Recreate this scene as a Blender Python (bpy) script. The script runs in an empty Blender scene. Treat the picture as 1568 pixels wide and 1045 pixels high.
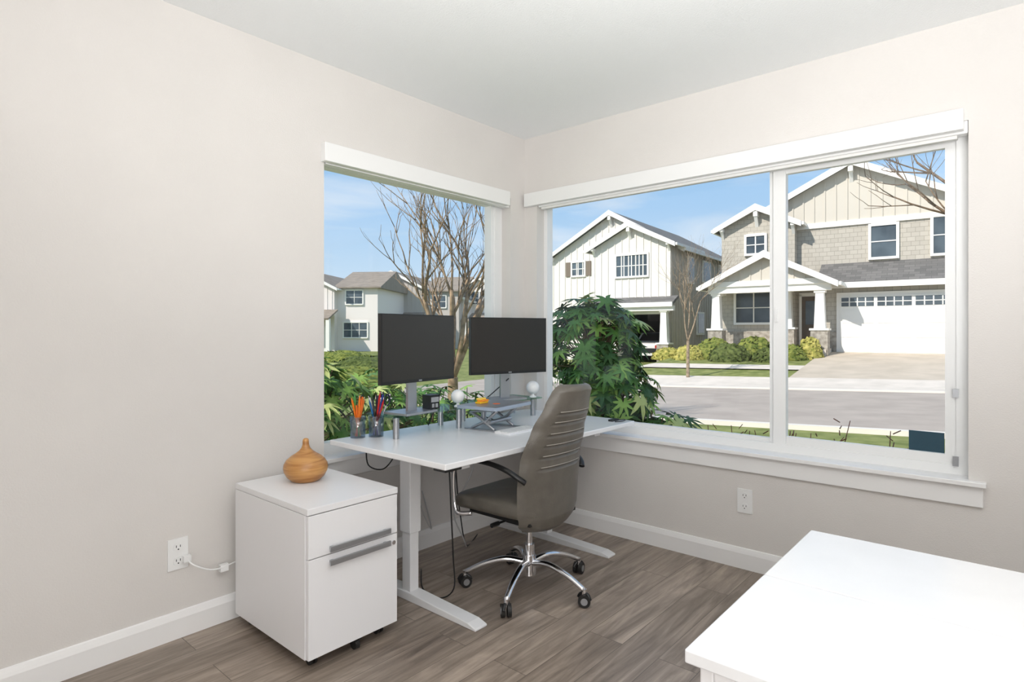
import bpy, math, random
from mathutils import Vector, Matrix, noise
ZOOM=None
random.seed(7)
scene=bpy.context.scene
try:
    scene.view_settings.view_transform='Standard'; scene.view_settings.look='None'
except Exception: pass

def lin(c):
    return tuple(((x/255)/12.92 if x/255<=0.04045 else (((x/255)+0.055)/1.055)**2.4) for x in c)+(1,)

MATS={}
def mat(name,rgb,rough=.5,metal=0,var=0,vscale=8,bump=0,bscale=60,spec=.5,stretch=None,rgb2=None,trans=0,alpha=None):
    if name in MATS: return MATS[name]
    m=bpy.data.materials.new(name); m.use_nodes=True
    nt=m.node_tree; b=nt.nodes['Principled BSDF']
    b.inputs['Base Color'].default_value=lin(rgb); b.inputs['Roughness'].default_value=rough
    b.inputs['Metallic'].default_value=metal
    b.inputs['Specular IOR Level'].default_value=spec
    if trans: b.inputs['Transmission Weight'].default_value=trans
    tc=nt.nodes.new('ShaderNodeTexCoord')
    src=tc.outputs['Object']
    if stretch:
        mp=nt.nodes.new('ShaderNodeMapping'); mp.inputs['Scale'].default_value=stretch
        nt.links.new(src,mp.inputs['Vector']); src=mp.outputs['Vector']
    if var or rgb2:
        n=nt.nodes.new('ShaderNodeTexNoise'); n.inputs['Scale'].default_value=vscale; n.inputs['Detail'].default_value=6
        nt.links.new(src,n.inputs['Vector'])
        r=nt.nodes.new('ShaderNodeValToRGB')
        r.color_ramp.elements[0].position=.35; r.color_ramp.elements[1].position=.65
        c2=rgb2 if rgb2 else tuple(max(0,min(255,x*(1-var))) for x in rgb)
        r.color_ramp.elements[0].color=lin(c2); r.color_ramp.elements[1].color=lin(rgb)
        nt.links.new(n.outputs['Fac'],r.inputs['Fac']); nt.links.new(r.outputs['Color'],b.inputs['Base Color'])
    if bump:
        n=nt.nodes.new('ShaderNodeTexNoise'); n.inputs['Scale'].default_value=bscale; n.inputs['Detail'].default_value=3
        nt.links.new(src,n.inputs['Vector'])
        bp=nt.nodes.new('ShaderNodeBump'); bp.inputs['Strength'].default_value=bump; bp.inputs['Distance'].default_value=.004
        nt.links.new(n.outputs['Fac'],bp.inputs['Height']); nt.links.new(bp.outputs['Normal'],b.inputs['Normal'])
    MATS[name]=m; return m

def brickmat(name,c1,c2,cm,w,h,mortar,rough=.6,rot=None,streak=None,offset=.5,streakfac=.5,bump=.2,sc=(1,1,1),swap=None):
    m=bpy.data.materials.new(name); m.use_nodes=True; nt=m.node_tree; b=nt.nodes['Principled BSDF']
    b.inputs['Roughness'].default_value=rough
    tc=nt.nodes.new('ShaderNodeTexCoord'); sx=nt.nodes.new('ShaderNodeSeparateXYZ'); cx=nt.nodes.new('ShaderNodeCombineXYZ')
    nt.links.new(tc.outputs['Object'],sx.inputs[0])
    sw=swap or 'YX'
    nt.links.new(sx.outputs[sw[0]],cx.inputs['X']); nt.links.new(sx.outputs[sw[1]],cx.inputs['Y'])
    br=nt.nodes.new('ShaderNodeTexBrick'); br.offset=offset
    br.inputs['Scale'].default_value=1; br.inputs['Brick Width'].default_value=w; br.inputs['Row Height'].default_value=h
    br.inputs['Mortar Size'].default_value=mortar; br.inputs['Mortar Smooth'].default_value=.1
    br.inputs['Color1'].default_value=lin(c1); br.inputs['Color2'].default_value=lin(c2); br.inputs['Mortar'].default_value=lin(cm)
    nt.links.new(cx.outputs[0],br.inputs['Vector'])
    out=br.outputs['Color']
    if streak:
        ad=nt.nodes.new('ShaderNodeVectorMath'); ad.operation='MULTIPLY_ADD'
        nt.links.new(br.outputs['Color'],ad.inputs[0]); ad.inputs[1].default_value=(9,9,9); nt.links.new(tc.outputs['Object'],ad.inputs[2])
        for (s,lo,hi,fac) in ((streak,(.50,.48,.46,1),(1.3,1.29,1.27,1),streakfac),((streak[0]*.32,streak[1]*.9,1),(.58,.56,.54,1),(1.3,1.29,1.27,1),streakfac)):
            mp=nt.nodes.new('ShaderNodeMapping'); mp.inputs['Scale'].default_value=s
            nt.links.new(ad.outputs[0],mp.inputs['Vector'])
            n=nt.nodes.new('ShaderNodeTexNoise'); n.inputs['Scale'].default_value=1; n.inputs['Detail'].default_value=8; n.inputs['Roughness'].default_value=.62
            n.inputs['Distortion'].default_value=.9
            nt.links.new(mp.outputs[0],n.inputs['Vector'])
            r=nt.nodes.new('ShaderNodeValToRGB'); r.color_ramp.elements[0].position=.3; r.color_ramp.elements[1].position=.7
            r.color_ramp.elements[0].color=lo; r.color_ramp.elements[1].color=hi
            nt.links.new(n.outputs['Fac'],r.inputs['Fac'])
            mx=nt.nodes.new('ShaderNodeMix'); mx.data_type='RGBA'; mx.blend_type='MULTIPLY'; mx.inputs['Factor'].default_value=fac
            nt.links.new(out,mx.inputs['A']); nt.links.new(r.outputs['Color'],mx.inputs['B']); out=mx.outputs['Result']
    nt.links.new(out,b.inputs['Base Color'])
    if bump:
        bp=nt.nodes.new('ShaderNodeBump'); bp.inputs['Strength'].default_value=bump; bp.inputs['Distance'].default_value=.01; bp.invert=True
        nt.links.new(br.outputs['Fac'],bp.inputs['Height']); nt.links.new(bp.outputs['Normal'],b.inputs['Normal'])
    MATS[name]=m; return m

def clearmat(name,tint,fac):
    m=bpy.data.materials.new(name); m.use_nodes=True; nt=m.node_tree
    for n in list(nt.nodes):
        if n.type!='OUTPUT_MATERIAL': nt.nodes.remove(n)
    o=[n for n in nt.nodes][0]
    t=nt.nodes.new('ShaderNodeBsdfTransparent'); t.inputs[0].default_value=lin(tint)
    g=nt.nodes.new('ShaderNodeBsdfGlossy'); g.inputs['Roughness'].default_value=.03
    mx=nt.nodes.new('ShaderNodeMixShader'); mx.inputs[0].default_value=fac
    nt.links.new(t.outputs[0],mx.inputs[1]); nt.links.new(g.outputs[0],mx.inputs[2]); nt.links.new(mx.outputs[0],o.inputs[0]); return m

class MB:
    def __init__(s): s.v=[];s.f=[];s.m=[];s.sm=[];s.mats=[]
    def mi(s,m):
        if m not in s.mats: s.mats.append(m)
        return s.mats.index(m)
    def add(s,vs,fs,m,smooth=False,M=None):
        b=len(s.v)
        if M is not None: vs=[tuple(M@Vector(v)) for v in vs]
        s.v+= [tuple(v) for v in vs]; k=s.mi(m)
        for f in fs: s.f.append(tuple(i+b for i in f)); s.m.append(k); s.sm.append(smooth)
    def box(s,x0,x1,y0,y1,z0,z1,m,M=None):
        vs=[(x,y,z) for x in(x0,x1) for y in(y0,y1) for z in(z0,z1)]
        s.add(vs,[(0,1,3,2),(4,6,7,5),(0,4,5,1),(2,3,7,6),(0,2,6,4),(1,5,7,3)],m,False,M)
    def prism(s,poly,h0,h1,m,axis='y',M=None):
        g={'y':lambda a,b,h:(a,h,b),'x':lambda a,b,h:(h,a,b),'z':lambda a,b,h:(a,b,h)}[axis]
        n=len(poly); vs=[g(a,b,h0) for a,b in poly]+[g(a,b,h1) for a,b in poly]
        fs=[tuple(range(n))[::-1],tuple(range(n,2*n))]+[(i,(i+1)%n,(i+1)%n+n,i+n) for i in range(n)]
        s.add(vs,fs,m,False,M)
    def cyl(s,p0,p1,r0,m,r1=None,seg=16,cap=True,smooth=True,M=None):
        r1=r0 if r1 is None else r1
        p0=Vector(p0);p1=Vector(p1);d=(p1-p0).normalized()
        a=d.cross(Vector((0,0,1)) if abs(d.z)<.95 else Vector((1,0,0))).normalized();b=d.cross(a)
        vs=[]
        for p,r in((p0,r0),(p1,r1)):
            for i in range(seg):
                t=2*math.pi*i/seg; vs.append(p+(a*math.cos(t)+b*math.sin(t))*r)
        s.add(vs,[(i,(i+1)%seg,(i+1)%seg+seg,i+seg) for i in range(seg)],m,smooth,M)
        if cap: s.add(vs,[tuple(range(seg))[::-1],tuple(range(seg,2*seg))],m,False,M)
    def tube(s,pts,r,m,seg=8,M=None,sub=4,flat=1.0):
        P=[Vector(p) for p in pts]
        if sub>1 and len(P)>2:
            Q=[]
            for i in range(len(P)-1):
                p0=P[max(i-1,0)];p1=P[i];p2=P[i+1];p3=P[min(i+2,len(P)-1)]
                for k in range(sub):
                    t=k/sub
                    Q.append(.5*((2*p1)+(-p0+p2)*t+(2*p0-5*p1+4*p2-p3)*t*t+(-p0+3*p1-3*p2+p3)*t*t*t))
            Q.append(P[-1]);P=Q
        rs=r if isinstance(r,(list,tuple)) else None
        vs=[];n=len(P);ref=None
        for i,p in enumerate(P):
            d=(P[min(i+1,n-1)]-P[max(i-1,0)]).normalized()
            if ref is None: ref=Vector((0,0,1)) if abs(d.z)<.9 else Vector((1,0,0))
            a=(ref-d*ref.dot(d)).normalized(); ref=a; b=d.cross(a)
            rr=(rs[0]+(rs[1]-rs[0])*i/(n-1)) if rs else r
            for k in range(seg):
                t=2*math.pi*k/seg; vs.append(p+(a*math.cos(t)*flat+b*math.sin(t))*rr)
        fs=[(i*seg+k,i*seg+(k+1)%seg,(i+1)*seg+(k+1)%seg,(i+1)*seg+k) for i in range(n-1) for k in range(seg)]
        s.add(vs,fs+[tuple(range(seg))[::-1],tuple(range((n-1)*seg,n*seg))],m,True,M)
    def lathe(s,prof,m,seg=32,c=(0,0,0),M=None):
        vs=[];n=len(prof)
        for r,z in prof:
            for k in range(seg):
                t=2*math.pi*k/seg; vs.append((c[0]+r*math.cos(t),c[1]+r*math.sin(t),c[2]+z))
        fs=[(i*seg+k,i*seg+(k+1)%seg,(i+1)*seg+(k+1)%seg,(i+1)*seg+k) for i in range(n-1) for k in range(seg)]
        s.add(vs,fs,m,True,M)
    def grid(s,fn,nu,nv,m,smooth=True,M=None,closeu=False):
        vs=[fn(i/nu,j/nv) for i in range(nu+1) for j in range(nv+1)]
        s.add(vs,[(i*(nv+1)+j,(i+1)*(nv+1)+j,(i+1)*(nv+1)+j+1,i*(nv+1)+j+1) for i in range(nu) for j in range(nv)],m,smooth,M)
    def done(s,name,M=None,bevel=0,seg=2,weld=False):
        xs=[v[0] for v in s.v];ys=[v[1] for v in s.v];zs=[v[2] for v in s.v]
        o=Vector(((min(xs)+max(xs))/2,(min(ys)+max(ys))/2,min(zs)))
        me=bpy.data.meshes.new(name); me.from_pydata([tuple(Vector(v)-o) for v in s.v],[],s.f)
        for m in s.mats: me.materials.append(m)
        me.polygons.foreach_set('material_index',s.m); me.polygons.foreach_set('use_smooth',s.sm)
        me.update()
        import bmesh
        bm=bmesh.new(); bm.from_mesh(me)
        if weld: bmesh.ops.remove_doubles(bm,verts=bm.verts,dist=1e-5)
        bmesh.ops.recalc_face_normals(bm,faces=bm.faces); bm.to_mesh(me); bm.free()
        ob=bpy.data.objects.new(name,me); scene.collection.objects.link(ob)
        ob.matrix_world=(M or Matrix())@Matrix.Translation(o)
        if bevel:
            bv=ob.modifiers.new('bevel','BEVEL'); bv.width=bevel; bv.segments=seg; bv.limit_method='ANGLE'; bv.angle_limit=math.radians(50)
        return ob

# ---------------- materials
wallM=mat('wall_paint',(216,212,208),.75,var=.012,vscale=3,bump=.25,bscale=160,spec=.25)
ceilM=mat('ceiling_paint',(238,240,240),.9,bump=.5,bscale=120,spec=.2)
trimM=mat('trim_white',(234,233,232),.35)
vinyl=mat('vinyl_white',(232,232,231),.3)
whiteL=mat('white_laminate',(222,222,223),.22,var=.01)
whiteD=mat('white_desktop',(234,234,235),.25,var=.01)
panel=mat('cabinet_white',(229,228,229),.4)
black=mat('black_plastic',(22,22,23),.4)
screen=mat('screen_matte',(38,35,32),.35)
silver=mat('brushed_silver',(170,172,176),.35,metal=.8)
chrome=mat('chrome',(225,225,228),.08,metal=1)
leather=mat('leather_taupe',(102,97,89),.36,var=.08,vscale=20,bump=.25,bscale=300)
stitch=mat('leather_stitch',(150,145,136),.5)
rubber=mat('rubber',(28,27,26),.6)
glassM=clearmat('window_glass',(255,255,255),.02); riserG=clearmat('clear_glass',(205,228,222),.14); cupG=clearmat('clear_acrylic',(225,232,238),.16)
floorM=brickmat('vinyl_plank',(164,151,140),(138,126,116),(98,89,81),1.2,.165,.0014,rough=.36,streak=(24,1.8,1),streakfac=.95,bump=.12,offset=.37)

# ---------------- room shell
X1=4.3;Y1=-4.7;H=2.738;T=.16
def simple(name,boxes,m,bevel=0,**k):
    b=MB()
    for q in boxes: b.box(*q,m)
    return b.done(name,bevel=bevel,**k)
simple('floor',[(0,X1,Y1,0,-.1,0)],floorM)
simple('ceiling',[(-.0,X1,Y1,0,H,H+.2)],ceilM)
LZ0,LZ1=.66,2.28
simple('wall_left',[(-T,0,Y1,-1.65,-.1,H+.2),(-T,0,-.155,T,-.1,H+.2),(-T,0,-1.65,-.155,-.1,LZ0-.022),(-T,0,-1.65,-.155,LZ1,H+.2)],wallM)
RX0,RX1=.116,2.59
simple('wall_right',[(0,RX0,0,T,-.1,H+.2),(RX1,X1+T,0,T,-.1,H+.2),(RX0,RX1,0,T,-.1,LZ0-.022),(RX0,RX1,0,T,LZ1,H+.2)],wallM)
simple('wall_back',[(-T,X1+T,Y1-T,Y1,-.1,H+.2)],wallM)
simple('wall_side',[(X1,X1+T,Y1,0,-.1,H+.2)],wallM)
simple('sun_block_eave',[(-.78,-T,-6.5,-.1,2.80,2.98),(-.82,-.78,-6.5,-.1,2.72,3.0)],mat('sun_block_white',(225,222,215),.6))  # unseen overhang added to keep direct sun out of the left window
def baseb(name,kind,a,b_):
    m=MB(); pr=[(0,0),(.016,0),(.016,.085),(.012,.098),(.007,.112),(0,.115)]
    if kind=='L': m.prism([(p,z) for p,z in pr],a,b_,trimM,'y')
    else: m.prism([(-p,z) for p,z in pr],a,b_,trimM,'x')
    return m.done(name)
baseb('baseboard_left','L',Y1,0); baseb('baseboard_right','R',.016,X1)
simple('baseboard_back',[(0,X1,Y1,Y1+.016,0,.115)],trimM,.004); simple('baseboard_side',[(X1-.016,X1,Y1,0,0,.115)],trimM,.004)
b=MB(); b.box(RX0-.06,2.655,-.045,0,.638,.66,trimM); b.box(RX0,RX1,0,.16,.638,.66,trimM); b.box(RX0-.0,2.643,-.018,0,.545,.638,trimM); b.done('trim_window_sill_right',bevel=.003)
b=MB(); b.box(0,.045,-1.71,-.10,.638,.66,trimM); b.box(-.16,0,-1.65,-.155,.638,.66,trimM); b.box(0,.018,-1.70,-.11,.545,.638,trimM); b.done('trim_window_sill_left',bevel=.003)
w=MB(); y0,y1=.085,.15
w.box(RX0,RX0+.03,y0,y1,.66,LZ1,vinyl); w.box(RX1-.05,RX1,y0,y1,.66,LZ1,vinyl)
w.box(RX0+.03,RX1-.05,y0,y1,.66,.705,vinyl); w.box(RX0+.03,RX1-.05,y0,y1,LZ1-.045,LZ1,vinyl)
w.box(1.725,1.79,y0+.0,y1-.02,.705,LZ1-.045,vinyl); w.box(2.497,2.54,y0+.012,y1-.02,.705,LZ1-.045,vinyl)
w.box(1.79,2.497,y0+.012,y1-.02,.705,.748,vinyl); w.box(1.79,2.497,y0+.012,y1-.02,LZ1-.085,LZ1-.045,vinyl)
w.box(1.70,1.725,y0+.02,y1,.705,LZ1-.045,vinyl)
w.box(.146,1.70,y0+.03,y1,.705,.727,vinyl)
w.box(RX1-.062,RX1-.04,y0-.012,y0,.70,.745,silver); w.box(RX1-.062,RX1-.04,y0-.012,y0,1.02,1.06,silver)
w.box(1.735,1.75,y0-.012,y0,1.38,1.45,vinyl)
w.box(.146,1.72,.120,.124,.70,LZ1-.04,glassM); w.box(1.79,2.50,.108,.112,.74,LZ1-.08,glassM)
w.done('window_1')
w=MB(); x0,x1=-.15,-.085
w.box(x0,x1,-.27,-.155,.66,LZ1,vinyl); w.box(x0,x1,-1.65,-1.61,.66,LZ1,vinyl)
w.box(x0,x1,-1.61,-.27,.66,.72,vinyl); w.box(x0,x1,-1.61,-.27,LZ1-.06,LZ1,vinyl)
w.box(x1,x1+.008,-.235,-.19,.66,LZ1,vinyl)
w.box(-.124,-.12,-1.62,-.26,.70,LZ1-.05,glassM); w.done('window_2')
b=MB(); b.box(.03,2.575,-.045,.0,2.232,2.326,vinyl); b.box(.13,2.588,.0,.05,2.222,2.279,vinyl); b.box(.15,2.55,.005,.04,2.205,2.222,mat('blind_slats',(224,223,220),.5)); b.done('roller_blind',bevel=.003)
b=MB(); b.box(.0,.045,-1.67,-.21,2.214,2.312,vinyl); b.box(-.05,0,-1.64,-.17,2.21,2.26,vinyl); b.done('roller_blind.001',bevel=.003)
def outlet(name,M):
    b=MB(); b.box(-.041,.041,-.006,0,-.067,.067,vinyl,M)
    for dz in(.03,-.03):
        b.cyl((0,-.0085,dz),(0,-.004,dz),.02,vinyl,seg=20,M=M)
        for dx in(-.008,.008): b.box(dx-.0015,dx+.0015,-.0092,-.008,dz-.001,dz+.009,black,M)
        b.cyl((0,-.0092,dz-.009),(0,-.008,dz-.009),.003,black,seg=8,M=M)
    return b.done(name,bevel=.0015)
outlet('wall_outlet',Matrix.Translation((1.60,0,.378)))
outlet('wall_outlet.001',Matrix.Translation((0,-2.36,.363))@Matrix.Rotation(math.radians(90),4,'Z'))
b=MB(); b.box(.008,.03,-2.345,-.0-2.315,.325,.352,vinyl)
b.tube([(.02,-2.33,.335),(.05,-2.31,.31),(.06,-2.25,.275),(.05,-2.19,.265),(.04,-2.12,.27),(.03,-2.05,.26)],.0035,vinyl); 
b.box(.028,.052,-2.20,-2.165,.245,.275,vinyl); b.done('power_cord')
st=MB(); st.box(2.353,2.494,.1045,.1075,.75,.845,mat('sticker_teal',(24,62,78),.5)); st.done('window_sticker')

# ---------------- file cabinet
b=MB(); cx0,cx1,cy0,cy1=.075,.69,-2.145,-1.71
b.box(cx0,cx1,cy0,cy1,.615,.64,panel)
b.box(cx0,cx1-.02,cy0,cy0+.018,.05,.613,panel); b.box(cx0,cx1-.02,cy1-.018,cy1,.05,.613,panel)
b.box(cx0,cx0+.018,cy0+.018,cy1-.018,.05,.613,panel); b.box(cx0+.02,cx1-.022,cy0+.018,cy1-.018,.05,.07,panel)
b.box(cx0+.02,cx1-.025,cy0+.02,cy1-.02,.10,.60,panel)
b.box(cx1-.019,cx1,cy0+.004,cy1-.004,.444,.611,panel); b.box(cx1-.019,cx1,cy0+.004,cy1-.004,.052,.440,panel)
for z in(.468,.414):
    b.box(cx1+.018,cx1+.026,-2.06,-1.765,z-.011,z+.011,silver)
    b.box(cx1,cx1+.02,-2.05,-2.035,z-.006,z+.006,silver); b.box(cx1,cx1+.02,-1.79,-1.775,z-.006,z+.006,silver)
b.cyl((cx1,-1.735,.405),(cx1+.006,-1.735,.405),.009,chrome,seg=16)
for x in(.13,.63):
    for y in(-2.09,-1.77):
        b.cyl((x,y,.035),(x,y,.052),.012,black)
        b.cyl((x-.005,y-.014,.022),(x-.005,y-.003,.022),.022,rubber); b.cyl((x-.005,y+.003,.022),(x-.005,y+.014,.022),.022,rubber)
b.cyl((.66,-1.92,.022),(.66,-1.90,.022),.022,rubber); b.box(.64,.68,-1.93,-1.89,.04,.052,black)
b.done('filing_cabinet',bevel=.0015)
wood=bpy.data.materials.new('turned_wood'); wood.use_nodes=True; nt=wood.node_tree; pb=nt.nodes['Principled BSDF']; pb.inputs['Roughness'].default_value=.35
tc=nt.nodes.new('ShaderNodeTexCoord'); mp=nt.nodes.new('ShaderNodeMapping'); mp.inputs['Rotation'].default_value=(.15,.1,.6); mp.inputs['Scale'].default_value=(3,3,34)
wv=nt.nodes.new('ShaderNodeTexNoise'); wv.inputs['Scale'].default_value=1.6; wv.inputs['Detail'].default_value=6; wv.inputs['Distortion'].default_value=1.4
rp=nt.nodes.new('ShaderNodeValToRGB'); rp.color_ramp.elements[0].position=.3; rp.color_ramp.elements[0].color=lin((158,104,52)); rp.color_ramp.elements[1].position=.62; rp.color_ramp.elements[1].color=lin((196,146,88))
nt.links.new(tc.outputs['Object'],mp.inputs[0]); nt.links.new(mp.outputs[0],wv.inputs[0]); nt.links.new(wv.outputs['Fac'],rp.inputs[0]); nt.links.new(rp.outputs[0],pb.inputs['Base Color'])
b=MB(); prof=[(.0,.0),(.055,.0),(.064,.004),(.084,.022),(.096,.046),(.0985,.062),(.096,.078),(.086,.096),(.068,.112),(.046,.126),(.029,.139),(.019,.152),(.0145,.166),(.014,.180),(.0125,.190),(.008,.194),(.0,.194)]
b.lathe(prof,wood,48,(.27,-1.91,.64)); b.done('wooden_diffuser')

# ---------------- standing desk
b=MB(); b.box(.03,.915,-1.635,-.012,.733,.760,whiteD)
for y in(-1.45,-.34):
    b.box(.42,.50,y-.035,y+.035,.33,.70,whiteL); b.box(.428,.492,y-.027,y+.027,.04,.34,whiteL)
    b.prism([(.02,0),(.95,0),(.95,.012),(.9,.026),(.5,.042),(.42,.042),(.06,.026),(.02,.012)],y-.038,y+.038,whiteL,'y')
    b.box(.10,.85,y-.03,y+.03,.70,.733,whiteL)
b.box(.40,.44,-1.45,-.34,.695,.732,whiteL); b.box(.48,.52,-1.45,-.34,.695,.732,whiteL)
b.box(.82,.9,-1.62,-1.52,.718,.733,black)
b.done('standing_desk',bevel=.004)

def monitor(name,p0,p1,z0,z1,basez):
    p0=Vector((p0[0],p0[1],0));p1=Vector((p1[0],p1[1],0)); c=(p0+p1)/2; wd=(p1-p0).length; ang=math.atan2(p1.y-p0.y,p1.x-p0.x)
    M=Matrix.Translation((c.x,c.y,0))@Matrix.Rotation(ang,4,'Z')
    b=MB(); h=wd/2
    b.box(-h,h,-.012,.012,z0,z1,black,M); b.box(-h+.006,h-.006,-.0135,-.012,z0+.018,z1-.006,screen,M)
    b.box(-.16,.16,.012,.04,z0+.06,z1-.06,black,M)
    b.prism([(-.035,basez),(.035,basez),(.03,z0+.2),(-.03,z0+.2)],.045,.062,silver,'y',M)
    b.box(-.05,.05,.03,.05,z0+.12,z0+.22,black,M)
    b.box(-.12,.12,-.03,.14,basez,basez+.012,silver,M)
    b.box(-.012,.012,-.0145,-.0135,z0+.005,z0+.013,silver,M)
    return b.done(name,bevel=.003)
RZ=.883
monitor('computer_monitor',(.335,-1.545),(.272,-.985),1.055,1.418,RZ)
monitor('computer_monitor.001',(.185,-.755),(.345,-.20),1.055,1.415,RZ)
def riser(name,x0,x1,y0,y1,M=None):
    b=MB(); b.box(x0,x1,y0,y1,RZ-.008,RZ,riserG,M)
    for x in(x0+.04,x1-.04):
        for y in(y0+.05,y1-.05): b.cyl((x,y,.76),(x,y,RZ-.009),.017,silver,seg=20,M=M)
    return b.done(name)
riser('monitor_riser',.07,.31,-1.44,-.88)
riser('monitor_riser.001',.06,.32,-.78,-.20)
b=MB(); b.box(.23,.295,-1.175,-1.105,RZ+.012,RZ+.09,black); cf=mat('clock_face',(150,152,155),.4); b.box(.295,.297,-1.168,-1.112,RZ+.05,RZ+.078,cf); b.box(.295,.297,-1.162,-1.145,RZ+.02,RZ+.042,cf)
b.box(.295,.297,-1.136,-1.118,RZ+.02,RZ+.042,cf); b.done('desk_clock',bevel=.004)
def pencup(name,x,y,cols,seed,scis=False):
    rnd=random.Random(seed); b=MB(); z=.76
    b.lathe([(0,.004),(.036,.004),(.040,.112),(.043,.112),(.039,.0),(0,.0)],cupG,28,(x,y,z))
    for i,c in enumerate(cols):
        a=2*math.pi*i/len(cols)+rnd.random(); r=.022; L=.17+rnd.random()*.05
        p0=Vector((x-math.cos(a)*r*.6,y-math.sin(a)*r*.6,z+.008)); p1=p0+Vector((math.cos(a)*.05,math.sin(a)*.05,L))
        m=mat('pen_%d%d%d'%c,c,.4); b.cyl(p0,p1,.0055,m,seg=8); b.cyl(p1,p1+(p1-p0).normalized()*.018,.004,m if i%2 else black,r1=.001,seg=8)
    if scis:
        m=mat('scissor_dark',(30,34,60),.4)
        for dy in(-.022,.026):
            pts=[(x+.01,y+.04+dy+.018*math.cos(t),z+.19+.03*math.sin(t)) for t in [k*math.pi/6 for k in range(13)]]
            b.tube(pts,.0045,m,sub=2)
            b.cyl((x+.01,y+.04+dy*.8,z+.165),(x,y+.01-dy*.2,z+.02),.005,silver,seg=8)
    return b.done(name)
pencup('pen_cup',.085,-1.50,[(235,110,30),(240,120,20),(225,60,40),(70,150,70),(240,200,60),(240,120,20),(235,110,30),(240,130,40)],1)
pencup('pen_cup.001',.13,-1.415,[(40,60,150),(200,40,40),(30,30,30),(90,60,140),(235,235,235),(40,110,170),(60,60,60),(200,40,40)],2,True)
b=MB(); M=Matrix.Translation((.42,-.80,.76))@Matrix.Rotation(math.radians(8),4,'Z')
for y in(-.10,.10):
    b.box(-.12,.12,y-.018,y+.018,0,.008,silver,M)
    b.tube([(.08,y,.008),(-.02,y,.07),(-.09,y,.10)],.009,silver,sub=1,M=M); b.tube([(-.09,y,.10),(.02,y,.115),(.13,y,.125)],.008,silver,sub=1,M=M)
    b.tube([(-.08,y,.008),(.03,y,.06),(.10,y,.118)],.009,silver,sub=1,M=M)
b.box(-.11,.13,-.12,.12,.118,.126,silver,M); b.cyl((.05,-.11,.05),(.05,.11,.05),.012,silver,M=M)
b.done('laptop_stand',bevel=.002)
b=MB(); M2=M@Matrix.Translation((0,0,.128))
b.box(-.12,.15,-.185,.185,0,.018,mat('laptop_blue_grey',(165,178,196),.35,metal=.3),M2); b.box(-.115,.145,-.18,.18,.018,.0185,silver,M2)
b.cyl((.04,-.02,.0185),(.04,-.02,.0195),.022,mat('sticker_orange',(235,110,30),.5),seg=20,M=M2)
b.done('laptop',bevel=.004)
b=MB()
for k,(c,dx,dy,ww) in enumerate([((245,190,30),0,0,.04),((245,150,40),.005,.005,.036),((250,215,90),-.005,.0,.03)]):
    b.box(-.05+dx-ww/2,-.05+dx+ww/2,-.04+dy-ww,-.04+dy+ww,.019+k*.01,.029+k*.01,mat('note_%d'%k,c,.6),M2)
b.done('sticky_notes',bevel=.003)
def egg(name,x,y,z,r,tilt):
    b=MB(); M=Matrix.Translation((x,y,z))
    prof=[(0,0),(r*.55,0),(r*.5,.008),(r*.2,.014),(r*.18,.02+r*.2)]
    b.lathe(prof,vinyl,24,M=M)
    M3=M@Matrix.Translation((0,0,.02+r*1.05))@Matrix.Rotation(tilt,4,'Y')
    pr=[(r*math.sin(t)*1.0,-r*math.cos(t)) for t in [k*math.pi/14 for k in range(15)]]
    b.lathe(pr,vinyl,28,M=M3)
    return b.done(name)
egg('desk_speaker',.26,-.93,RZ,.040,.3); egg('desk_speaker.001',.28,-.25,RZ,.044,.3)
b=MB(); M=Matrix.Translation((.60,-.78,.76)); b.box(-.055,.055,-.14,.14,0,.009,mat('keyboard_white',(236,236,238),.4),M)
for r in range(5):
    for c in range(13): b.box(-.05+r*.0205,-.05+r*.0205+.017,-.134+c*.0207,-.134+c*.0207+.0175,.009,.0125,vinyl,M)
b.done('keyboard')
b=MB(); pr=[(.03*math.sin(t),.022*math.cos(t)) for t in [k*math.pi/16 for k in range(9)]]
b.lathe(pr,vinyl,24,M=Matrix.Translation((.66,-.56,.76))@Matrix.Diagonal((1.6,1,1,1))); b.done('computer_mouse')
b=MB(); b.box(.80,.83,-.14,-.06,.76,.772,black); b.tube([(.82,-.10,.766),(.87,-.05,.768),(.89,-.12,.768),(.86,-.16,.766)],.003,black); b.done('headset_cable')
b=MB()
for pts in ([(.87,-1.57,.73),(.86,-1.55,.55),(.80,-1.48,.30),(.72,-1.40,.10),(.60,-1.38,.012),(.45,-1.36,.008),(.25,-1.2,.008)],
            [(.16,-1.50,.73),(.15,-1.48,.62),(.22,-1.44,.60),(.26,-1.40,.66),(.27,-1.38,.73)],
            [(.75,-1.45,.70),(.60,-1.30,.62),(.45,-1.15,.60),(.3,-1.05,.66),(.2,-1.0,.73)],
            [(.50,-1.18,.70),(.45,-1.12,.50),(.35,-1.0,.30),(.2,-.8,.02),(.1,-.6,.01)],
            [(.30,-1.1,1.0),(.22,-1.05,.92),(.14,-1.02,.84),(.08,-1.0,.765)],
            [(.24,-.45,1.02),(.14,-.5,.92),(.10,-.6,.84),(.2,-.66,.80),(.3,-.62,.767)]):
    b.tube(pts,.0035,black,seg=6,sub=6)
b.done('desk_cables')
b=MB()
for pts in ([(.32,-1.3,.70),(.30,-1.25,.4),(.22,-1.1,.2),(.05,-1.0,.3),(.02,-1.0,.36)],[(.4,-.9,.70),(.36,-.92,.5),(.3,-1.0,.30),(.28,-.9,.1),(.2,-.8,.01)]):
    b.tube(pts,.004,mat('grey_cord',(190,190,190),.5),seg=6,sub=6)
b.done('power_cord.001')

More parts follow.
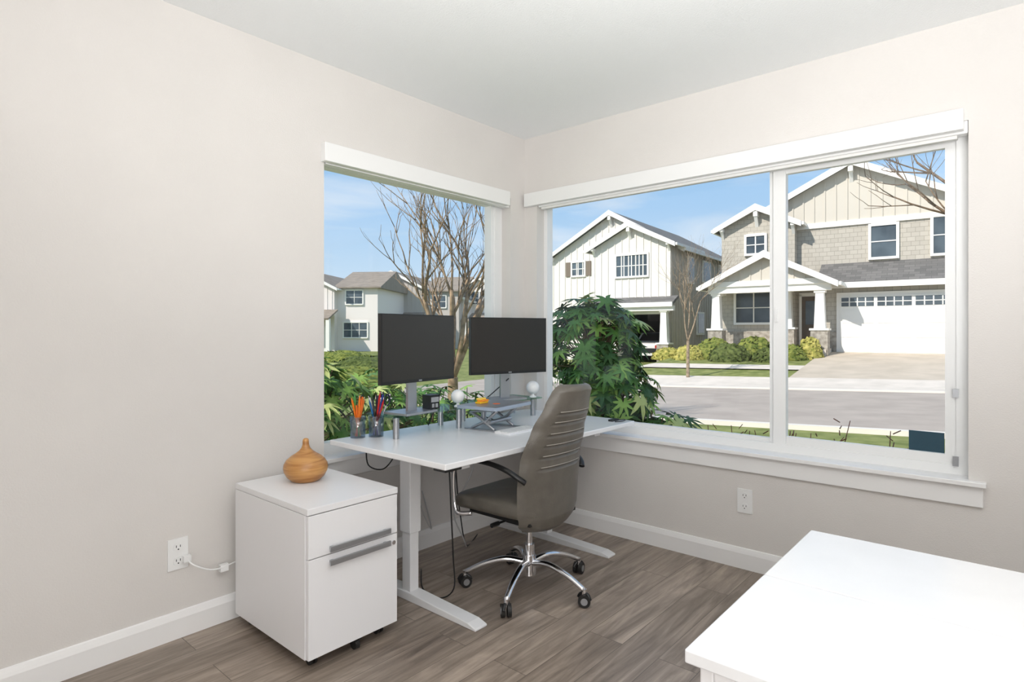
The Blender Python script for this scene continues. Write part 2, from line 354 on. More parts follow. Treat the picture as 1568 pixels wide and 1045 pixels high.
b=MB(); b.box(2.315,3.75,-1.918,-1.512,.735,.760,whiteL); b.box(2.315,3.75,-2.35,-1.921,.735,.760,whiteL)
b.box(2.335,2.36,-2.33,-1.53,0,.733,panel); b.box(3.70,3.725,-2.33,-1.53,0,.733,panel); b.box(2.36,3.70,-1.94,-1.92,.25,.733,panel); b.box(2.36,3.70,-2.33,-2.31,.62,.733,panel)
b.done('white_table',bevel=.003)

# ---------------- office chair
CC=Vector((.842,-.981,0))
b=MB()
def interp(tab,x):
    if x<=tab[0][0]: return tab[0][1]
    for (a,va),(c,vc) in zip(tab,tab[1:]):
        if x<=c:
            t=(x-a)/(c-a); t=t*t*(3-2*t)*.5+t*.5; return va+(vc-va)*t
    return tab[-1][1]
zx=[(.335,.985),(.42,1.015),(.55,1.02),(.70,1.035),(.85,1.08),(.97,1.13),(1.075,1.165)]
zw=[(.335,.10),(.35,.165),(.39,.215),(.46,.238),(.62,.245),(.76,.235),(.88,.205),(.98,.170),(1.04,.148),(1.062,.13),(1.075,.095)]
ribs=[.935,.885,.83,.775,.72,.665]
def backpt(side):
    def fn(u,v):
        z=.335+(1.075-.335)*u; w=interp(zw,z); q=-1+2*v; y=q*w
        x=interp(zx,z)-.055*abs(q)**2.4
        edge=max(0,1-abs(q)**6)*min(1,(u)/.04,(1-u)/.04) if 0<u<1 else 0
        th=.028*math.sqrt(max(0,edge))
        g=0
        if abs(q)<.68:
            for r in ribs:
                g=max(g,math.exp(-((z-r)/.0055)**2))*1.0
            g*=min(1,(.68-abs(q))/.06)
        return (x+side*(th-g*.011),CC.y+y,z)
    return fn
b.grid(backpt(1),150,28,leather); b.grid(backpt(-1),150,28,leather)
for r in ribs:
    w=interp(zw,r)*.64; pts=[]
    for k in range(9):
        q=-1+2*k/8; pts.append((interp(zx,r+.011)-.055*abs(q*.64)**2.4+.0282,CC.y+q*w,r+.011))
    b.tube(pts,.0026,stitch,seg=6,sub=2)
def spow(c,e): return math.copysign(abs(c)**e,c)
def seatf(u,v):
    a=-math.pi/2+math.pi*u; t=-math.pi+2*math.pi*v
    x=.275*spow(math.cos(a),.35)*spow(math.cos(t),.45); y=.25*spow(math.cos(a),.35)*spow(math.sin(t),.45); z=.052*spow(math.sin(a),.6)
    z+=-.022*max(0,-x/.275)**3*1.6 +.012*max(0,(abs(y)/.25))**3
    return (.755+x,CC.y+y,.455+z)
b.grid(seatf,24,56,leather)
b.box(.60,1.0,CC.y-.19,CC.y+.19,.392,.408,black)
b.box(.74,.94,CC.y-.09,CC.y+.09,.345,.395,black); b.cyl((.80,CC.y-.20,.372),(.80,CC.y-.05,.372),.006,black,seg=10); b.cyl((.80,CC.y-.24,.372),(.80,CC.y-.19,.372),.011,black,seg=12)
b.cyl((.64,CC.y,.375),(.76,CC.y,.375),.022,black)
b.cyl((CC.x,CC.y,.10),(CC.x,CC.y,.23),.028,chrome,seg=24); b.cyl((CC.x,CC.y,.23),(CC.x,CC.y,.36),.016,chrome,seg=20)
b.cyl((CC.x,CC.y,.075),(CC.x,CC.y,.175),.04,chrome,r1=.034,seg=24)
base_ang=math.atan2(-1.291-CC.y,.957-CC.x)
for k in range(5):
    a=base_ang+k*2*math.pi/5; d=Vector((math.cos(a),math.sin(a),0)); R_=.333
    c0=CC+Vector((0,0,.0))
    pts=[c0+d*.025+Vector((0,0,.135)),c0+d*.12+Vector((0,0,.150)),c0+d*.23+Vector((0,0,.125)),c0+d*R_+Vector((0,0,.078))]
    b.tube(pts,(.021,.014),chrome,seg=12,sub=5,flat=.8)
    e=c0+d*R_; b.cyl(e+Vector((0,0,.05)),e+Vector((0,0,.085)),.012,chrome)
    sd=Vector((-math.sin(a+.5),math.cos(a+.5),0))
    for s_ in(-1,1):
        b.cyl(e+sd*s_*.006+Vector((0,0,.031)),e+sd*s_*.024+Vector((0,0,.031)),.030,rubber,seg=24)
        b.cyl(e+sd*s_*.024+Vector((0,0,.031)),e+sd*s_*.0255+Vector((0,0,.031)),.017,silver,seg=20)
    b.tube([e+sd*.0+d*(.034*math.cos(t))+Vector((0,0,.031+.034*math.sin(t))) for t in [.2,.9,1.57,2.3,2.9]],.008,black,sub=3)
for s_ in(-1,1):
    y=CC.y+s_*.275
    b.tube([(.66,CC.y+s_*.235,.405),(.60,y,.405),(.575,y,.45),(.567,y,.55),(.575,y,.63),(.62,y,.672),(.70,y,.682)],.0115,chrome,seg=12,sub=5)
    b.tube([(.66,y,.682),(.74,y,.688),(.84,y,.684),(.93,y,.668),(.985,CC.y+s_*.26,.64),(1.01,CC.y+s_*.235,.615)],.0165,black,seg=12,sub=5,flat=.7)
b.done('office_chair')

# ================= EXTERIOR =================
EXT=Matrix.Translation((2.773,-3.353,0))@Matrix.Rotation(math.radians(4.79),4,'Z')
def sm(t): t=max(0,min(1,t)); return t*t*(3-2*t)
def Hh(s,d):
    base=-.2+.033*max(-9,min(6,s))
    if d<=18.5: return base
    tgt=.47 if s>-9.3 else (-.35 if s<-11.3 else -.35+.82*sm((s+11.3)/2))
    return base+(tgt-base)*max(0,min(1,(d-18.5)/8.5))
grass=mat('lawn_grass',(144,148,92),.9,rgb2=(106,116,64),vscale=3,bump=1,bscale=40,spec=.1)
asphalt=mat('asphalt',(184,172,160),.9,rgb2=(172,160,149),vscale=1.5,bump=.3,bscale=80,spec=.1)
concrete=mat('concrete',(222,211,198),.9,rgb2=(208,198,185),vscale=2,spec=.1)
def terr(name,s0,s1,d0,d1,m,dz=0,ns=40,nd=20):
    b=MB(); b.grid(lambda u,v:(s0+(s1-s0)*u,d0+(d1-d0)*v,Hh(s0+(s1-s0)*u,d0+(d1-d0)*v)+dz),ns,nd,m)
    return b.done(name,EXT)
terr('lawn',-90,40,-10,90,grass,-.035,260,200)
terr('street',-14,40,10.7,18.0,asphalt,.0,60,10)
terr('sidewalk',-14,40,18.0,20.2,concrete,.03,60,12)
terr('sidewalk.001',-14,-3.9,22.0,23.0,concrete,.01,40,6)
terr('driveway',-3.9,2.4,20.2,27.0,mat('driveway_concrete',(204,190,172),.9,rgb2=(190,177,159),vscale=1.5,spec=.1),.02,20,20)
curbM=mat('curb',(226,218,206),.9)
for nm,dc in(('street_curb',17.9),('street_curb.001',10.6)):
    b=MB(); pf=[(dc,-.15),(dc,.045),(dc+.16,.045),(dc+.16,-.15)]
    b.grid(lambda u,v:(-14+54*u,pf[round(v*3)][0],Hh(-14+54*u,dc)+pf[round(v*3)][1]),60,3,curbM,smooth=False); b.done(nm,EXT)

bb=mat('siding_cream',(232,227,217),.8,spec=.2); bb2=mat('siding_beige',(210,203,190),.8,spec=.2)
bb3=mat('siding_far_white',(236,228,222),.8,spec=.2); bb4=mat('siding_far_grey',(196,188,180),.8,spec=.2)
shin=brickmat('shingle_siding',(194,187,174),(184,177,164),(158,151,139),.28,.18,.008,rough=.8,swap='XZ',bump=.4)
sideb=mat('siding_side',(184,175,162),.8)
roofM=brickmat('roof_shingles',(122,119,115),(100,98,95),(82,81,79),.35,.16,.006,rough=.9,swap='XY',bump=.3)
roofB=brickmat('roof_shingles_brown',(158,144,128),(140,128,114),(118,108,97),.4,.2,.006,rough=.9,swap='XY',bump=.3)
whiteE=mat('exterior_trim',(244,241,234),.7,spec=.2)
winG=mat('exterior_window_glass',(92,104,112),.12,rgb2=(66,76,84),vscale=1.2)
stone=mat('stone_base',(184,176,163),.9,rgb2=(140,132,120),vscale=7,bump=1,bscale=10)
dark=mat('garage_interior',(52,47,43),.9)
doorM=mat('front_door',(96,84,72),.5)

def gable(b,s0,s1,d0,d1,zb,zp,pitch,wm,ov=.38,rm=roofM,battens=None,zbat=None,brackets=True):
    sc=(s0+s1)/2; hw=(s1-s0)/2; ze=zp-pitch*hw
    b.prism([(s0,zb),(s1,zb),(s1,ze),(sc,zp),(s0,ze)],d0,d1,wm)
    zo=zp-pitch*(hw+ov)
    for sg in(-1,1):
        e=sc+sg*(hw+ov)
        b.prism([(sc,zp+.03),(e,zo+.03),(e,zo+.15),(sc,zp+.17)],d0-ov,d1+ov*.5,rm)
        b.prism([(sc,zp-.10),(e,zo-.07),(e,zo+.16),(sc,zp+.19)],d0-ov-.06,d0-ov,whiteE)
        b.box(min(e,e+sg*.1),max(e,e+sg*.1),d0-ov,d1+ov*.5,zo-.0,zo+.13,whiteE)
        if brackets:
            q=sc+sg*(hw-.05); zq=zp-pitch*(hw-.05)
            b.box(q-.07,q+.07,d0-ov,d0,zq-.16,zq-.02,whiteE); b.prism([(d0-.28,zq-.12),(d0,zq-.5),(d0,zq-.36),(d0-.14,zq-.12)],q-.06,q+.06,whiteE,'x')
    if brackets:
        b.box(sc-.09,sc+.09,d0-ov-.02,d0,zp-.36,zp-.12,whiteE); b.prism([(d0-.3,zp-.36),(d0,zp-.8),(d0,zp-.62),(d0-.12,zp-.36)],sc-.07,sc+.07,whiteE,'x')
    if battens:
        zl=zbat if zbat is not None else zb
        b.prism([(s0,zl),(s1,zl),(s1,ze),(sc,zp-.02),(s0,ze)],d0-.03,d0,battens)
        x=s0+.05
        while x<s1:
            zt=zp-pitch*abs(x-sc)-.03
            if zt>zl: b.box(x-.03,x+.03,d0-.065,d0-.03,zl,zt,battens)
            x+=.41
        b.box(s0-.02,s1+.02,d0-.08,d0,zl-.12,zl+.1,whiteE)
def win(b,s0,s1,z0,z1,d,nx=2,nz=2,shutters=False,t=.1):
    b.box(s0,s1,d-.05,d+.02,z0,z1,winG)
    b.box(s0-t,s0,d-.1,d+.02,z0-t,z1+t,whiteE); b.box(s1,s1+t,d-.1,d+.02,z0-t,z1+t,whiteE)
    b.box(s0,s1,d-.1,d+.02,z1,z1+t*1.2,whiteE); b.box(s0-t*.6,s1+t*.6,d-.13,d+.02,z0-t,z0,whiteE)
    for i in range(1,nx): x=s0+(s1-s0)*i/nx; b.box(x-.025,x+.025,d-.075,d-.04,z0,z1,whiteE)
    for i in range(1,nz): z=z0+(z1-z0)*i/nz; b.box(s0,s1,d-.075,d-.04,z-.02,z+.02,whiteE)
    if shutters:
        for a,c in((s0-t-.34,s0-t-.02),(s1+t+.02,s1+t+.34)): b.box(a,c,d-.09,d,z0-.05,z1+.05,mat('shutter',(122,108,92),.7))
def column(b,s,d,zb,zt,stoneh=.9):
    b.box(s-.3,s+.3,d-.3,d+.3,zb-.5,zb+stoneh,stone); b.box(s-.34,s+.34,d-.34,d+.34,zb+stoneh,zb+stoneh+.08,whiteE)
    b.prism([(s-.2,zb+stoneh+.08),(s+.2,zb+stoneh+.08),(s+.14,zt),(s-.14,zt)],d-.17,d+.17,whiteE)
    b.box(s-.2,s+.2,d-.2,d+.2,zt-.12,zt,whiteE)

b=MB()
gable(b,-6.9,.9,27.9,38,-.2,8.2,.5,shin,battens=bb2,zbat=5.8)
gable(b,-8.1,-5.05,27.4,33,-.2,6.7,.5,shin,ov=.3,brackets=True)
b.box(-8.2,-5.0,27.3,27.45,3.4,3.6,whiteE)
win(b,-2.3,-1.45,4.3,5.55,27.9,1,2); win(b,-.25,.55,4.3,5.7,27.9,1,2)
win(b,-7.0,-6.25,4.75,5.5,27.4,2,2); win(b,-7.45,-5.95,1.7,3.0,27.4,2,2)
b.box(-8.15,-3.45,25.6,25.9,2.92,3.22,whiteE); b.box(-8.15,-7.9,25.9,27.4,2.92,3.2,whiteE)
gable(b,-8.1,-3.5,25.6,27.9,3.2,4.4,.5,bb2,ov=.35,battens=bb2,zbat=3.3,brackets=False)
column(b,-7.85,25.85,.6,2.95,.75); column(b,-3.85,25.85,.6,2.95,.75); column(b,-5.25,27.0,.6,3.1,.8)
b.box(-8.2,-3.6,25.5,27.9,-.2,.62,concrete)
b.box(-8.12,-5.05,27.3,27.42,-.2,1.3,stone)
b.box(-4.85,-4.0,27.82,27.9,.62,2.8,doorM); b.box(-4.95,-4.85,27.8,27.9,.62,2.9,whiteE); b.box(-4.0,-3.9,27.8,27.9,.62,2.9,whiteE); b.box(-4.95,-3.9,27.8,27.9,2.8,2.95,whiteE)
b.box(-4.7,-4.15,27.80,27.83,1.6,2.6,winG)
b.box(-3.8,2.3,27.0,28,-.2,3.3,shin); b.box(-3.85,-3.35,26.94,27.0,-.2,1.3,stone); b.box(1.75,2.35,26.94,27.0,-.2,1.3,stone)
b.prism([(26.55,3.08),(28.0,4.05),(28.0,4.2),(26.5,3.22)],-4.1,2.7,roofM,'x'); b.box(-4.1,2.7,26.44,26.55,3.02,3.24,whiteE); b.box(-4.16,-4.08,26.5,27.9,3.0,3.15,whiteE)
g0,g1,gz0,gz1=-3.3,1.6,.46,2.72
b.box(g0-.12,g1+.12,26.93,27.0,gz0,gz1+.14,whiteE)
b.box(g0,g1,26.90,26.95,gz0,gz1,whiteE)
for r in range(4):
    z0=gz0+.05+r*(gz1-gz0)/4; z1=z0+(gz1-gz0)/4-.07
    for c in range(4):
        x0=g0+.06+c*(g1-g0)/4; x1=x0+(g1-g0)/4-.12
        if r<3: b.box(x0,x1,26.885,26.90,z0,z1,whiteE)
        else:
            b.box(x0,x1,26.885,26.90,z0+.1,z1-.05,winG)
            for i in range(1,4): xx=x0+(x1-x0)*i/4; b.box(xx-.02,xx+.02,26.87,26.9,z0+.1,z1-.05,whiteE)
            b.box(x0,x1,26.87,26.9,(z0+z1)/2+.01,(z0+z1)/2+.04,whiteE)
b.done('house',EXT)
b=MB()
gable(b,-19.1,-11.2,30.5,41,2.45,7.95,.56,bb,battens=bb,zbat=2.5)
gable(b,-15.6,-11.2,29.2,33,2.45,6.95,.5,bb,battens=bb,zbat=2.9)
b.box(-19.1,-14.4,30.5,41,-.9,2.45,bb); b.box(-14.4,-11.2,36,41,-.9,2.45,sideb); b.box(-11.4,-11.2,29.2,36,-.9,2.45,sideb); b.box(-15.6,-14.2,29.2,30.6,-.9,2.45,bb)
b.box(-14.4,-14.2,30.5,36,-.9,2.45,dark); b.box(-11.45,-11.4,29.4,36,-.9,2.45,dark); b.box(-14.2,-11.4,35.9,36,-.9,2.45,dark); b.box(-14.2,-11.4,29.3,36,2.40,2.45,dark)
b.box(-11.19,-11.16,29.25,41,-.9,5.8,sideb)
for dd in range(29): b.box(-11.16,-11.13,29.4+dd*.41,29.45+dd*.41,-.5,5.75,sideb)
for (da,db,za,zb_) in((31.5,32.3,4.0,5.3),(34,35.2,4.2,5.3),(37,37.8,4.0,5.3),(33,34,1.2,2.3)):
    b.box(-11.14,-11.06,da-.1,db+.1,za-.1,zb_+.1,whiteE); b.box(-11.12,-11.04,da,db,za,zb_,winG)
b.prism([(28.45,2.62),(29.25,3.0),(29.25,3.15),(28.4,2.76)],-16,-10.8,roofM,'x'); b.box(-16,-10.8,28.34,28.45,2.55,2.78,whiteE); b.box(-16,-10.8,28.5,28.75,2.35,2.6,whiteE)
b.box(-14.35,-14.2,29.05,29.25,-.6,2.45,whiteE); b.box(-11.7,-11.55,29.05,29.25,-.6,2.45,whiteE); b.box(-14.3,-11.6,29.1,29.3,2.2,2.45,whiteE)
column(b,-11.35,28.75,-.35,2.4,1.0); column(b,-15.6,28.75,-.35,2.4,1.0)
win(b,-14.2,-12.45,4.25,5.35,29.2,4,2); win(b,-17.7,-16.9,4.6,5.35,30.5,2,2,True); win(b,-18.3,-16.4,1.0,2.2,30.5,3,2)
b.done('house.001',EXT)
b=MB(); red=mat('car_paint_white',(225,222,218),.25)
s0,s1=-13.75,-11.95; d0=29.9; gz=-.35
side=[(d0,gz+.35),(d0,gz+.85),(d0+.15,gz+1.0),(d0+.9,gz+1.1),(d0+1.5,gz+1.55),(d0+3.2,gz+1.6),(d0+4.1,gz+1.15),(d0+4.4,gz+1.0),(d0+4.4,gz+.35)]
b.prism(side,s0,s1,red,'x'); b.prism([(d0+.93,gz+1.12),(d0+1.5,gz+1.56),(d0+1.52,gz+1.5),(d0+1.0,gz+1.08)],s0+.15,s1-.15,winG,'x')
b.prism([(d0+.9,gz+1.13),(d0+.88,gz+1.13),(d0+1.44,gz+1.53),(d0+1.5,gz+1.53)],s0+.12,s1-.12,black,'x')
for s_ in(s0-.01,s1-.14):
    for dd in(d0+.8,d0+3.5): b.cyl((s_,dd,gz+.33),(s_+.15,dd,gz+.33),.33,rubber,seg=20)
b.box(s0+.3,s1-.3,d0-.02,d0,gz+.5,gz+.75,black)
for a in(s0+.08,s1-.38): b.box(a,a+.3,d0-.02,d0+.05,gz+.75,gz+.92,mat('lamp_red',(170,40,34),.3))
b.done('parked_car',EXT,bevel=.03)

def farhouse(name,px,t,rot,w,dep,h,zp,wm,rm,extra=None):
    pos=Vector((px[0],px[1],0)); M=Matrix.Translation(pos)@Matrix.Rotation(math.radians(rot),4,'Z')
    b=MB(); zb=-.8
    gable(b,-w/2,w/2,0,dep,zb,zp,.5,wm,rm=rm,battens=wm,zbat=2.7,brackets=False)
    gable(b,-w/2-1.8,-w/2+2.2,-1.2,dep*.6,zb,zp-1.2,.5,wm,rm=rm,brackets=False)
    ze=h
    b.box(w/2,w/2+3.5,.6,dep*.8,zb,ze,wm); b.prism([(.2,ze),(dep*.4+.3,ze+1.7),(dep*.8+.4,ze),(dep*.8+.4,ze-.1),(.2,ze-.1)],w/2-.2,w/2+3.9,rm,'x')
    b.prism([(-1.9,2.2),(-.0,3.0),(0,3.12),(-1.95,2.35)],-w/2-2.1,w/2+.3,rm,'x')
    win(b,-.9,.9,4.0,5.2,0,2,2); win(b,-w/2-.4,-w/2+.8,3.8,5.0,-1.2,2,2,True); win(b,w/2+.8,w/2+2.2,3.6,4.7,.6,2,2)
    win(b,w/2+.6,w/2+2.6,.8,2.0,.6,3,2)
    b.box(-w/2+2.2,w/2-.3,-.1,0,-.5,1.7,whiteE)
    for r in range(4): b.box(-w/2+2.3,w/2-.4,-.13,-.1,-.45+r*.53,-.0+r*.53,whiteE)
    for s_ in(-w/2-1.7,-w/2+2.2,w/2+.2): b.box(s_-.15,s_+.15,-1.9,-1.6,-.8,2.3,whiteE)
    return b.done(name,M)
farhouse('house.002',(-43,22.5),50,35,6,11,5.0,6.4,bb3,roofB)
farhouse('house.003',(-43.5,32.5),55,30,6,11,5.2,7.0,bb4,roofB)
farhouse('house.004',(-38,39),55,25,6,11,5.0,6.5,bb3,roofB)
farhouse('house.005',(-33,46),60,20,6,11,5.0,6.6,bb4,roofB)
farhouse('house.006',(-60,48),60,30,7,12,5.4,8.0,bb4,roofB)

# ---------------- vegetation
def leafpt(b,c,nrm,up,size,m,lob=8,droop=.3):
    n=nrm.normalized(); a=(up-n*up.dot(n))
    if a.length<1e-3: a=Vector((1,0,0))
    a.normalize(); bb_=n.cross(a); vs=[c]; fs=[]
    span=math.radians(280); st=-span/2
    def P(r,ang): return c+(a*math.cos(ang)+bb_*math.sin(ang))*r*size-n*droop*size*r*r
    step=span/(lob-1)
    for i in range(lob):
        ang=st+i*step; L=1-.3*abs(ang)/(span/2)
        k=len(vs); hw=step*.40
        vs+= [P(.30,ang-step*.5),P(.62*L,ang-hw*.62),P(1.0*L,ang),P(.62*L,ang+hw*.62),P(.30,ang+step*.5)]
        fs.append((0,k,k+1,k+2,k+3,k+4))
    b.add([tuple(v) for v in vs],fs,m)
leafG=[mat('leaf_green',(92,134,62),.55,rgb2=(60,98,42),vscale=5,spec=.25),mat('leaf_green_light',(140,172,88),.6,rgb2=(104,142,62),vscale=5,spec=.25),mat('leaf_dark',(52,84,40),.5,spec=.25),mat('leaf_pale',(176,186,120),.6,spec=.25)]
barkG=mat('stem_brown',(106,88,66),.8)
def bush(name,blobs,n,size,seed,wts=(.4,.25,.3,.05),zg=-.35):
    r=random.Random(seed); b=MB()
    for (c,rad,frac) in blobs:
        c=Vector(c); rad=Vector(rad)
        for i in range(int(n*frac)):
            d=Vector((r.gauss(0,1),r.gauss(0,1),r.gauss(.25,1))).normalized()
            k=.65+.38*r.random()
            p=c+Vector((d.x*rad.x,d.y*rad.y,d.z*rad.z))*k
            nr=(d*.8+Vector((r.uniform(-.5,.5),r.uniform(-.5,.5),.55+r.uniform(-.2,.4)))).normalized()
            out=Vector((d.x,d.y,-.5+r.uniform(-.4,.3)))
            leafpt(b,p,nr,out,size*r.uniform(.7,1.15),r.choices(leafG,wts)[0],lob=r.choice([7,8,9]),droop=r.uniform(.1,.45))
            if i%3==0: b.tube([p,(p+c)/2+Vector((0,0,-.08)),c+Vector((0,0,-rad.z*.6))],.005,barkG,seg=4,sub=1)
        for i in range(5):
            a=r.random()*6.28; b.tube([(c.x+.1*math.cos(a),c.y+.1*math.sin(a),zg),(c.x+rad.x*.4*math.cos(a),c.y+rad.y*.4*math.sin(a),c.z)],.015,barkG,seg=5,sub=1)
    return b.done(name)
bush('fatsia_shrub',[((-.12,1.10,1.15),(.48,.42,.52),.5),((.12,1.0,.75),(.42,.4,.42),.28),((.50,1.0,.44),(.50,.35,.25),.18),((-.1,1.0,.3),(.5,.4,.5),.1)],620,.15,3,(.40,.2,.36,.04))
bush('fatsia_shrub.001',[((-1.0,-1.15,.70),(.45,.5,.46),.35),((-1.15,-.55,.60),(.45,.45,.42),.25),((-1.2,.15,.46),(.45,.45,.42),.22),((-1.3,.7,.38),(.4,.4,.42),.18)],600,.13,5,(.35,.35,.1,.2))
b=MB(); r=random.Random(4)
tw=mat('twig_reddish',(120,70,50),.7)
for i in range(18):
    x=.95+i*.085+r.uniform(-.03,.03); y=1.5+r.uniform(-.3,.3); z=r.uniform(.5,.68)
    b.tube([(x,y,-.3),(x+r.uniform(-.05,.05),y,.2),(x+r.uniform(-.08,.08),y,z)],(.007,.003),tw,seg=5,sub=2)
    for k in range(4):
        zz=z-.05*k-.02; a=r.random()*6.28; d=Vector((math.cos(a),math.sin(a),.6))*.05
        b.tube([(x,y,zz),(x+d.x,y+d.y,zz+d.z)],.004,tw,seg=4,sub=1)
b.done('bare_shrub')
def tree(name,base,height,spread,seed,stems=4,trunk=.10,levels=5,col=(128,110,90),cloud=None,th=.8,kk=0):
    r=random.Random(seed); b=MB(); m=mat('bark_%d%d'%(col[0],col[1]),col,.85,rgb2=tuple(int(c*.7) for c in col),vscale=12,spec=.2)
    base=Vector(base)
    def br(p,d,L,rad,lv):
        n=3; pts=[p]; q=p.copy(); dd=d.copy()
        for i in range(n):
            dd=(dd+Vector((r.uniform(-.16,.16),r.uniform(-.16,.16),r.uniform(-.02,.16)))).normalized(); q=q+dd*L/n; pts.append(q.copy())
        b.tube(pts,(rad,rad*.6),m,seg=6 if lv<2 else 4,sub=2 if lv<2 else 1)
        if lv>=levels: return
        k=(r.choice([3,4]) if lv<3 else r.choice([2,3]))+kk
        for i in range(k):
            t=r.uniform(.35,1.0) if i else 1.0
            seg_=min(n-1,int(t*n)); pp=pts[seg_].lerp(pts[seg_+1],t*n-seg_ if t<1 else 1)
            a=r.random()*6.28; side=Vector((math.cos(a),math.sin(a),0)); side=(side-dd*side.dot(dd)).normalized()
            nd=(dd+side*r.uniform(.35,.8)*spread+Vector((0,0,.15))).normalized()
            br(pp,nd,L*r.uniform(.55,.8),rad*.6*r.uniform(.75,1),lv+1)
    if th>0:
        b.cyl(base,base+Vector((0,0,th)),trunk*1.2,m,r1=trunk,seg=12)
    top=base+Vector((0,0,th-.02))
    for i in range(stems):
        a=i*6.28/stems+r.random(); d=Vector((math.cos(a)*.35*spread,math.sin(a)*.35*spread,1)).normalized()
        br(top,d,height*.36,trunk*.62,1)
    return b.done(name)
tree('bare_tree',(-4.45,3.5,-.45),4.2,.95,11,stems=6,trunk=.085,levels=5,col=(170,144,114),th=1.0,kk=0)
p=EXT@Vector((-7.02,19.9,0)); tree('bare_tree.001',(p.x,p.y,-.3),4.0,.9,21,stems=3,trunk=.05,levels=5,col=(176,156,130),th=1.3)
tree('bare_tree.002',(3.0,7.9,-.4),5.6,1.35,33,stems=6,trunk=.085,levels=5,col=(140,116,92),th=1.9)
def hedge(name,s,d,rs,rd,rz,seed,m,flow=None):
    b=MB(); r=random.Random(seed); z=Hh(s,d)
    def fn(u,v):
        a=math.pi/2*u; t=2*math.pi*v
        p=Vector((math.cos(a)*math.cos(t),math.cos(a)*math.sin(t),math.sin(a)))
        k=1+.16*noise.noise(p*3+Vector((seed,0,0)))+.10*noise.noise(p*9+Vector((seed,3,0)))
        return (s+p.x*rs*k,d+p.y*rd*k,z-.1+p.z*rz*k)
    b.grid(fn,26,60,m)
    for i in range(260):
        a=math.asin(r.random()); t=r.random()*6.28; p=Vector((math.cos(a)*math.cos(t),math.cos(a)*math.sin(t),math.sin(a)))
        c=Vector((s+p.x*rs*1.03,d+p.y*rd*1.03,z-.1+p.z*rz*1.03)); q=Vector((r.uniform(-1,1),r.uniform(-1,1),r.uniform(-1,1)))*.07; w_=p.cross(q)
        b.add([c-q,c+w_,c+q,c-w_],[(0,1,2,3)],m)
    return b.done(name,EXT)
hg=mat('hedge_green',(140,144,72),.8,rgb2=(78,94,42),vscale=7,bump=1,bscale=15,spec=.1); hy=mat('hedge_yellow',(190,178,100),.8,rgb2=(120,124,58),vscale=7,spec=.1); hgd=mat('hedge_dark',(104,114,62),.8,rgb2=(60,72,36),vscale=8,spec=.1)
k=0
for (s,d,rs,rd,rz,m) in [(-8.6,24.6,.7,.6,.6,hy),(-7.7,25.0,.8,.6,.85,hg),(-6.9,24.4,.85,.7,.7,hgd),(-6.1,25.0,.8,.6,.9,hg),(-5.4,24.3,.6,.5,.55,hgd),(-4.7,24.9,.6,.5,.6,hg),(-4.1,25.2,.45,.4,.85,hy),(-9.8,25.2,.7,.6,.5,hy)]:
    hedge('hedge_shrub' if k==0 else 'hedge_shrub.%03d'%k,s,d,rs,rd,rz,k+1,m); k+=1
for (s,d,rs,rd,rz,m) in [(-16,13,2.2,1.5,.7,hg),(-20,17,2.5,1.5,.8,hgd),(-26,20,3,2,.8,hg)]:
    hedge('hedge_shrub.%03d'%k,s,d,rs,rd,rz,k+1,m); k+=1

# ---------------- world & lights
w=bpy.data.worlds.new('sky'); scene.world=w; w.use_nodes=True; nt=w.node_tree; bg=nt.nodes['Background']
tc=nt.nodes.new('ShaderNodeTexCoord'); sx_=nt.nodes.new('ShaderNodeSeparateXYZ'); nt.links.new(tc.outputs['Generated'],sx_.inputs[0])
rp=nt.nodes.new('ShaderNodeValToRGB'); e=rp.color_ramp.elements
e[0].position=0; e[0].color=lin((222,236,247)); e[1].position=.6; e[1].color=lin((140,182,228))
for p_,c_ in((.10,(196,223,246)),(.2,(170,209,245)),(.34,(150,197,242))): q=e.new(p_); q.color=lin(c_)
nt.links.new(sx_.outputs['Z'],rp.inputs[0])
mp=nt.nodes.new('ShaderNodeMapping'); mp.inputs['Scale'].default_value=(1.6,1.6,7); nt.links.new(tc.outputs['Generated'],mp.inputs[0])
n=nt.nodes.new('ShaderNodeTexNoise'); n.inputs['Scale'].default_value=2.2; n.inputs['Detail'].default_value=7; n.inputs['Distortion'].default_value=.4; nt.links.new(mp.outputs[0],n.inputs['Vector'])
r2=nt.nodes.new('ShaderNodeValToRGB'); r2.color_ramp.elements[0].position=.46; r2.color_ramp.elements[0].color=(0,0,0,1); r2.color_ramp.elements[1].position=.74; r2.color_ramp.elements[1].color=(.8,.8,.8,1)
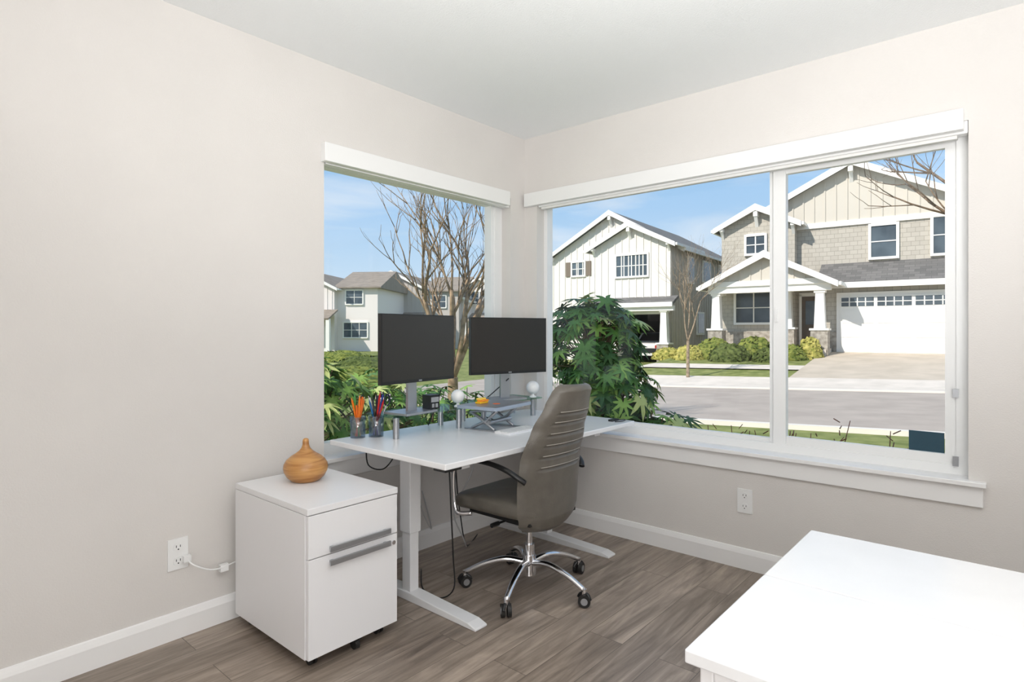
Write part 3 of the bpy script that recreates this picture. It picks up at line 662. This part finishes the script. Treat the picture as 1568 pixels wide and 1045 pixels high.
nt.links.new(n.outputs['Fac'],r2.inputs[0])
mx=nt.nodes.new('ShaderNodeMix'); mx.data_type='RGBA'; nt.links.new(r2.outputs[0],mx.inputs['Factor']); nt.links.new(rp.outputs[0],mx.inputs['A']); mx.inputs['B'].default_value=lin((240,246,252))
nt.links.new(mx.outputs['Result'],bg.inputs[0]); bg.inputs[1].default_value=1.0
def light(name,typ,loc,energy,color=(1,1,1),target=None,dirv=None,**k):
    l=bpy.data.lights.new(name,typ); l.energy=energy; l.color=color
    for a,v in k.items(): setattr(l,a,v)
    o=bpy.data.objects.new(name,l); scene.collection.objects.link(o); o.location=loc
    d=Vector(dirv) if dirv else Vector(target)-Vector(loc); o.rotation_euler=d.to_track_quat('-Z','Y').to_euler(); return o
light('sun','SUN',(0,-10,20),4.4,(1,.945,.875),dirv=(.24,.9,-.78),angle=.01)
light('ceiling_fill','AREA',(2.9,-3.3,2.68),10,(1,.99,.98),dirv=(0,0,-1),shape='RECTANGLE',size=2.2,size_y=2.2)  # added fill lamp below the ceiling, no fixture stands there
light('corner_fill','AREA',(3.7,-4.2,1.4),46,(1,.99,.98),target=(1.4,-.3,1.2),shape='RECTANGLE',size=1.8,size_y=1.6)  # area fill added behind the camera, aimed at the room corner
light('upward_fill','AREA',(3.2,-3.3,1.5),72,(1,1,1),target=(2.6,-2.4,2.74),shape='RECTANGLE',size=1.4,size_y=1.4,spread=math.radians(125))  # unseen lamp added to brighten the ceiling

# ---------------- camera
cam=bpy.data.cameras.new('camera'); co=bpy.data.objects.new('camera',cam); scene.collection.objects.link(co)
co.location=(2.773,-3.353,1.33); co.rotation_euler=(math.radians(90),0,math.radians(40.8))
cam.sensor_fit='HORIZONTAL'; cam.sensor_width=36; cam.lens=905/1568*36; cam.shift_y=-15.5/1568; cam.clip_start=.05; cam.clip_end=500
if ZOOM:
    zx_,zy_,zk=ZOOM; cam.lens*=zk; cam.shift_x=(zx_-784)/1568*zk; cam.shift_y=(507-zy_)/1568*zk
scene.camera=co
